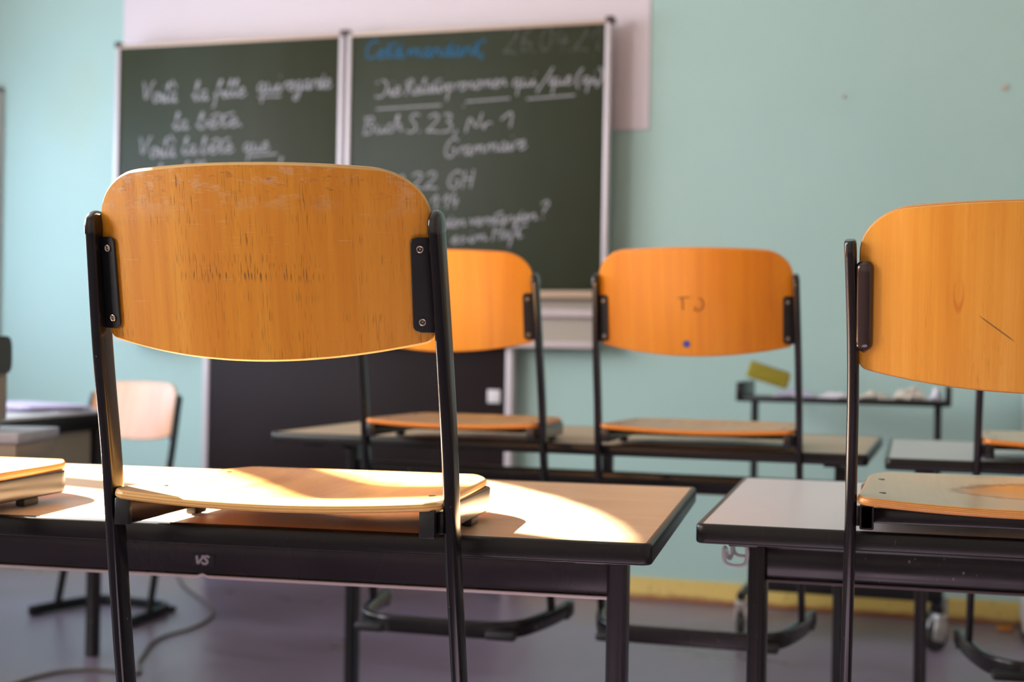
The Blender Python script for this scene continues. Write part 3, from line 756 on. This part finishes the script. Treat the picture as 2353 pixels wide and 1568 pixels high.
# ------------------------------------------------------------------ desks
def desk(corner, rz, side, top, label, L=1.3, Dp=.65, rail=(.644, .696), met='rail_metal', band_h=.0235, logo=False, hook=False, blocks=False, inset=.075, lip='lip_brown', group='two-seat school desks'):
    """corner = near corner; side 'R': desk extends to -x from it, 'L': to +x"""
    c = empty('school_desk', (corner[0], corner[1], 0), rz); tag(c, label, 'desk', group)
    xa, xb = (-L, 0) if side == 'R' else (0, L)
    zt = .7600; bw = .0075
    MB().box((xa+bw*.8, bw*.8, zt-.019), (xb-bw*.8, Dp-bw*.8, zt-.0004), .0).obj('tabletop', top, c)
    # edge band swept round the top
    rc = .012; loop = []
    for (cx, cy, a0) in ((xb-rc, rc, -90), (xb-rc, Dp-rc, 0), (xa+rc, Dp-rc, 90), (xa+rc, rc, 180)):
        for i in range(7):
            a_ = R(a0+90*i/6); loop.append(V((cx+rc*cos(a_), cy+rc*sin(a_), 0)))
    prof2 = [(-bw, 0), (-.0035, .0003), (-.0012, -.0009), (0, -.0035), (0, -band_h+.003), (-.001, -band_h+.001), (-.003, -band_h), (-bw, -band_h)]
    v = []; fs = []; n_ = len(prof2); N = len(loop)
    for i, p in enumerate(loop):
        tg = (loop[(i+1) % N]-loop[i-1]).normalized(); od = V((tg.y, -tg.x, 0))
        for a_, z_ in prof2: v.append(p+od*a_+V((0, 0, zt+z_)))
    for i in range(N):
        for j in range(n_):
            i2 = (i+1) % N; fs.append((i*n_+j, i*n_+(j+1) % n_, i2*n_+(j+1) % n_, i2*n_+j))
    mesh('edge_band', v, fs, 'edge_plastic', c, sharp=60)
    yc = Dp*.49
    cols = (xa+inset, xb-inset)
    for x in cols:
        col_ = MB().tube([(x, yc, .03), (x, yc, .7365)], .0142, .026, (1, 0, 0), n=96, power=3, flute=.09).obj('leg', met, c)
        g = MB().box((x-.018, .06, .7265), (x+.018, Dp-.06, .7362), .002)
        g.box((x-.012, yc-.07, .706), (x+.012, yc+.07, .729), .008)
        g.obj('top_bracket', met, col_)
        ft = MB().tube(fillet([(x, .02, .022), (x, .1, .026), (x, yc, .034), (x, Dp-.1, .026), (x, Dp-.02, .022)], .05), .016, .017, (0, 0, 1), n=20, power=4).obj('foot', met, col_)
        for y in (.045, Dp-.045): MB().box((x-.018, y-.025, .0005), (x+.018, y+.025, .010), .003).obj('glide', 'rubber', ft)
    z0, z1 = rail
    # rail: pressed channel with a rolled lower lip (a small dent in the lip under the maker's plate)
    prof3 = [(-.010, z1), (-.0116, z1-.003), (-.0116, z1-.020), (-.0112, z1-.023), (-.0112, z0+.013), (-.0100, z0+.010), (-.0102, z0+.0062)] + [(-.0138-.0023*sin(R(a_)), z0+.0023+.0023*cos(R(a_))) for a_ in range(0, 181, 15)] + [(.010, z0), (.0105, z1)]
    xs = [cols[0]+.012+(cols[1]-cols[0]-.024)*i/120 for i in range(121)]
    xn = -.6445
    if logo: xs = sorted(xs + [xn+.0015*k for k in range(-9, 10)])
    v = []; n_ = len(prof3)
    for x in xs:
        for (a_, z_) in prof3:
            dz = 0
            if logo and z_ < z0+.004: dz = .0028*math.exp(-((x-xn)/.0055)**2)
            v.append(V((x, yc+a_, z_+dz)))
    fs = [(i*n_+j, i*n_+(j+1) % n_, (i+1)*n_+(j+1) % n_, (i+1)*n_+j) for i in range(len(xs)-1) for j in range(n_)]
    fs += [tuple(range(n_)), tuple(range((len(xs)-1)*n_+n_-1, (len(xs)-1)*n_-1, -1))]
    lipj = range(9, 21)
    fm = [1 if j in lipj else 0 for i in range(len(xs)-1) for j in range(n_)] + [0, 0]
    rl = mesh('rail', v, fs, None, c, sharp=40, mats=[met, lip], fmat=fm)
    if logo:
        pl = MB().box((xn-.016, yc-.0127, z0+.0165), (xn+.016, yc-.0108, z0+.0325), .0008).obj('maker_plate', 'logo_black', rl)
        lo = []
        # slanted V and S as thick strokes
        def stroke(pts, wd):
            pts = [V((a_, 0, b_)) for a_, b_ in pts]; v2 = []; f2 = []
            for i, p in enumerate(pts):
                tg = (pts[min(i+1, len(pts)-1)]-pts[max(i-1, 0)]).normalized(); nn = V((-tg.z, 0, tg.x))*wd/2
                for y_ in (0, -.0004): v2 += [p+nn+V((0, y_, 0)), p-nn+V((0, y_, 0))]
            for i in range(len(pts)-1):
                a_ = 4*i; b_ = a_+4
                f2 += [(a_, a_+1, b_+1, b_), (a_+2, b_+2, b_+3, a_+3), (a_, b_, b_+2, a_+2), (a_+1, a_+3, b_+3, b_+1)]
            f2 += [(0, 2, 3, 1), (len(v2)-4, len(v2)-3, len(v2)-1, len(v2)-2)]
            return v2, f2
        mbl = MB(); S_ = .0112
        for pts in ([(0.02, 1), (.10, 0.08), (.22, .08)], [(.16, .08), (.60, 1)], [(.42, .93), (.64, .93)]):
            a_, b_ = stroke([(x*S_*1.55, z*S_) for x, z in pts], .0033); mbl.add(a_, b_)
        sp_ = [(1.16, .78), (1.10, .95), (.90, 1.0), (.74, .92), (.72, .74), (.86, .58), (1.00, .44), (1.02, .22), (.86, .04), (.64, .02), (.52, .12), (.50, .26)]
        sp_ = [(q.x, q.y) for q in smooth_path([(x, z, 0) for x, z in sp_], 2)]
        a_, b_ = stroke([(x*S_*1.35+.0009, z*S_) for x, z in sp_], .0031); mbl.add(a_, b_)
        mbl.v = [q + V((xn-.0102, yc-.0128, z0+.0190)) for q in mbl.v]
        lt = mbl.obj('lettering', 'logo_grey', pl); lt['label'] = 'grey slanted letters VS'
    if blocks:
        for x in (xa+L*.54,):
            MB().box((x-.013, yc-.012, z1-.002), (x+.013, yc+.012, .7365), .003).obj('rail_spacer', met, c)
    return c
d1 = desk((-.303, 1.496), 5.6, 'R', 'laminate_beech', 'beech-topped desk with VS plate under the big front chair, lit by the sun patch', logo=True, lip='lip_highlight')
d2 = desk((-.291, 1.695), 3.0, 'L', 'laminate_white', 'white-topped desk with wire hook, right foreground, under the flat-post chair', met='enamel_brown', rail=(.646, .693), inset=.052)
d3 = desk((-.160, 2.965), 0, 'R', 'laminate_beech_dull', 'beech-topped second-row desk carrying the amber and the bright orange chair', L=1.336, rail=(.632, .676), met='enamel', blocks=True)
d4 = desk((-.124, 2.900), 1.5, 'L', 'laminate_grey', 'pale grey-topped far desk at the right edge, right of the second-row beech desk', met='enamel_brown')

# bag hook on the white desk
hk = empty('bag_hook', (.0415, .215, .7140)); hk.parent = d2
def px(x, y, dy=0):    # small hook laid out in its own plane
    return V(((x-1712)*.000585, dy, -(y-1243)*.000585))
MB().tube(smooth_path([px(1698, 1219, .004), px(1700, 1232, .003), px(1706, 1243, .002), px(1716, 1255), px(1718, 1275), px(1715, 1297), px(1700, 1302), px(1682, 1302), px(1667, 1296), px(1664, 1280), px(1664, 1262), px(1667, 1262, .010), px(1670, 1282, .014), px(1676, 1292, .010), px(1681, 1278, .020), px(1679, 1262, .024), px(1678, 1248, .026), px(1680, 1262, .030), px(1683, 1279, .030), px(1692, 1284, .024), px(1716, 1284, .018)], 3), .0026, .0026, (0, 1, .2), n=14).obj('wire', 'hook_wire', hk)
hk['label'] = 'pale bent wire hook'

# ------------------------------------------------------------------ teacher's desk corner
td = tag(empty('teacher_desk', (-2.405, 3.10, 0), 6), 'teacher desk with white top, thick black edge and grey side panel at left', 'desk')
MB().box((-1.5, 0, .740), (0, .72, .749), .002).obj('desktop', 'teacher_top', td)
MB().box((-1.5, -.002, .692), (.002, .722, .7395), .003).obj('edge_band', 'edge_plastic', td)
MB().box((-.035, .08, .36), (-.012, .64, .692), .002).obj('side_panel', 'teacher_grey', td)
MB().box((-1.42, .60, .30), (-.04, .625, .692), .002).obj('modesty_panel', 'teacher_grey', td)
for x, y in ((-.012, .675), (-1.46, .675), (-1.46, .05), (-.03, .05)):
    MB().tube([(x, y, .001), (x, y, .692)], .019, .019, (1, 0, 0), n=24, power=4).obj('leg', 'enamel_brown', td)
for (x, y, z, rz, sx, sy, mt, lb, nm, ct) in (
    (-3.09, 3.56, .7495, 12, .30, .21, 'paper', 'stack of loose white papers on the teacher desk beside the grey monitor', 'paper_stack', 'papers'),
    (-2.66, 3.66, .7495, -8, .32, .22, 'paper_lilac', 'lilac-white papers at the far edge of the teacher desk', 'paper_stack', 'papers')):
    q = MB(); rnd = random.Random(int(x*-100))
    for k in range(6):
        a_ = R(rz+rnd.uniform(-14, 14)); dx, dy = rnd.uniform(-.02, .02), rnd.uniform(-.02, .02)
        q.box((-sx/2+dx, -sy/2+dy, k*.0028), (sx/2+dx, sy/2+dy, k*.0028+.0022), 0, (a_, 'Z'))
    o = q.obj(nm, mt); o.location = (x, y, z+.001); tag(o, lb, ct)
o = MB().box((-.09, -.06, 0), (.09, .06, .012), .003).obj('blue_folder', 'folder_blue'); o.location = (-2.96, 3.55, .7685); o.rotation_euler = (0, 0, R(25))
tag(o, 'small pale blue folder lying on the papers of the teacher desk', 'folder')

# grey trolley with monitor at the left picture edge
tr = tag(empty('media_trolley', (-1.912, 2.50, 0), 15), 'low grey trolley shelf at the left edge in front of the teacher desk', 'trolley')
MB().box((-.85, -.02, .748), (.075, .22, .770), .004).obj('shelf_top', 'trolley_grey', tr)
MB().box((-.84, -.012, .715), (.068, .21, .7478), .003).obj('shelf_box', 'teacher_grey', tr)
for x in (-.80, -.20):
    MB().box((x-.02, .0, .04), (x+.02, .2, .715), .003).obj('leg', 'teacher_grey', tr)
MB().box((-.84, -.03, .001), (-.16, .23, .040), .006).obj('base', 'enamel_dark', tr)
mo = tag(empty('monitor', (-1.902, 2.505, .7705), 15), 'grey upright monitor with rounded dark top at the left picture edge', 'monitor')
MB().tube(fillet([(-.30, .05, .155), (.0, .05, .160)], .02), .04, .05, (0, 0, 1), n=24, power=4).obj('dark_housing', 'device_dark', mo)
MB().box((-.30, .005, .020), (-.006, .095, .125), .006).obj('screen_body', 'device_grey', mo)
MB().box((-.25, .02, .0), (-.014, .08, .022), .004).obj('stand', 'device_grey', mo)

# cable on the floor
cp = smooth_path([(-3.15, 5.33, .006), (-3.052, 5.22, .006), (-2.86, 4.937, .006), (-2.706, 4.774, .006), (-2.506, 4.546, .006), (-2.43, 4.40, .006), (-2.403, 4.214, .006), (-2.43, 4.08, .006), (-2.40, 3.95, .006), (-2.338, 3.815, .006), (-2.29, 3.70, .006), (-2.208, 3.60, .006), (-2.25, 3.575, .006), (-2.329, 3.615, .006), (-2.434, 3.56, .006), (-2.47, 3.46, .006), (-2.47, 3.3, .006), (-2.60, 3.1, .006)], 3)
tag(MB().tube(cp, .0052, .0052, (0, 0, 1), n=10).obj('floor_cable', 'cable_grey'), 'grey cable snaking across the floor below the teacher desk', 'cable')

# ------------------------------------------------------------------ trolley by the front wall
ct = tag(empty('equipment_cart', (-.348, 4.98, 0)), 'dark steel cart on castors against the mint wall, papers on its top shelf', 'cart')
MB().box((-.33, -.15, .796), (.33, .16, .806), .002).obj('top_shelf', 'enamel_dark', ct)
MB().box((-.335, -.162, .792), (.335, -.149, .812), .003).obj('front_lip', 'enamel_dark', ct)
for s in (-1, 1):
    MB().box((s*.338-.010, -.17, .793), (s*.338+.010, .17, .858), .004).obj('end_plate', 'enamel_dark', ct)
    MB().tube([(s*.305, .0, .12), (s*.305, .0, .796)], .012, .018, (1, 0, 0), n=20, power=4).obj('post', 'enamel_dark', ct)
    arm = MB().tube([(s*.320, -.165, .135), (s*.320, .20, .135)], .014, .014, (0, 0, 1), n=16, power=4).obj('base_arm', 'enamel_dark', ct)
    for y in (-.15, .19):
        ang = R(-48) if s > 0 else R(6)
        rm = Matrix.Rotation(ang, 4, 'Z'); piv = V((s*.320, y, 0))
        def put(mb, name, mat):
            mb.v = [rm @ q + piv for q in mb.v]; return mb.obj(name, mat, arm)
        put(MB().box((-.02, -.022, .094), (.02, .022, .121), .006), 'castor_mount', 'caster_steel')
        for q in (-1, 1): put(MB().box((q*.017-.002, -.034, .034), (q*.017+.002, .016, .098), .0015, (R(-14), 'X')), 'castor_fork', 'caster_steel')
        put(MB().tube([(-.013, -.014, .0425), (-.009, -.014, .0425), (.009, -.014, .0425), (.013, -.014, .0425)], .0418, .0418, (0, 0, 1), n=36, scales=[.88, 1, 1, .88]), 'wheel', 'caster_tyre')
MB().box((-.30, -.12, .150), (.33, .17, .215), .004).obj('bottom_shelf', 'enamel_dark', ct)
o = MB().box((-.072, -.042, -.027), (.072, .042, .027), .008, seg=3).obj('yellow_sponge', 'sponge'); o.location = (-.606, 4.965, .882); o.rotation_euler = (R(4), R(17), R(8))
tag(o, 'yellow-green sponge block tilted on the left end of the cart', 'sponge')
def crumple(name, loc, sx, sy, hgt, mat, label, seed):
    rnd = random.Random(seed); n_ = 9; v = []; fs = []
    hs = [[(rnd.random()*.7+.15)*hgt*(sin(pi*(i+.3)/(n_)) )*(.4+.6*sin(pi*(j+.3)/n_)) for i in range(n_)] for j in range(n_)]
    for lay in (1, 0):
        for j in range(n_):
            for i in range(n_):
                v.append(V(((i/(n_-1)-.5)*sx + rnd.uniform(-.1, .1)*sx/n_, (j/(n_-1)-.5)*sy, hs[j][i]+.0015*lay if lay else (0 if 0 < i < n_-1 and 0 < j < n_-1 else hs[j][i]))))
    A = lambda j, i: j*n_+i
    for j in range(n_-1):
        for i in range(n_-1):
            fs.append((A(j, i), A(j, i+1), A(j+1, i+1), A(j+1, i)))
            fs.append((n_*n_+A(j, i), n_*n_+A(j+1, i), n_*n_+A(j+1, i+1), n_*n_+A(j, i+1)))
    ring = [(0, i) for i in range(n_)] + [(j, n_-1) for j in range(1, n_)] + [(n_-1, i) for i in range(n_-2, -1, -1)] + [(j, 0) for j in range(n_-2, 0, -1)]
    for k in range(len(ring)):
        a_, b_ = A(*ring[k]), A(*ring[(k+1) % len(ring)]); fs.append((a_, b_, n_*n_+b_, n_*n_+a_))
    o = mesh(name, v, fs, mat, smooth=False); o.location = loc; tag(o, label, 'paper', 'crumpled papers on the cart'); return o
crumple('crumpled_paper', (-.522, 4.975, .8066), .145, .16, .034, 'paper_lilac', 'lilac-white crumpled sheet under the yellow sponge on the cart', 3)
crumple('crumpled_paper', (-.378, 4.975, .8066), .125, .16, .030, 'paper', 'flat white crumpled sheet in the left half of the cart top', 4)
crumple('crumpled_paper', (-.253, 4.975, .8066), .105, .16, .036, 'paper_cream', 'cream crumpled sheet in the middle of the cart top', 5)
crumple('crumpled_paper', (-.137, 4.975, .8066), .112, .16, .064, 'paper_cream', 'tallest heaped cream paper in the right half of the cart top', 6)
crumple('crumpled_paper', (-.052, 4.975, .8066), .042, .16, .062, 'paper', 'white crumpled sheet at the right end of the cart top', 8)

cb = tag(empty('white_cupboard', (.243, 5.09, 0)), 'white cupboard edge at the right picture edge against the wall', 'cupboard')
MB().box((0, 0, .03), (.7, .28, .95), .004).obj('body', 'light_white', cb)
MB().box((.02, .02, .001), (.68, .26, .031), .002).obj('plinth', 'enamel_dark', cb)
for x in (.01, .355): 
    dd = MB().box((x, -.016, .04), (x+.335, -.001, .94), .003).obj('door', 'light_white', cb)
    MB().tube([(x+(.30 if x < .1 else .035), -.03, .50), (x+(.30 if x < .1 else .035), -.03, .60)], .005, .005, (1, 0, 0), n=10).obj('handle', 'aluminium', dd)
o = MB().box((-.025, -.012, 0), (.025, .012, .014), .004).obj('chalk_scrap', 'orange_scrap'); o.location = (.19, 5.27, .0006); o.rotation_euler = (0, 0, R(12))
tag(o, 'small orange scrap on the floor at the foot of the yellow baseboard', 'scrap')
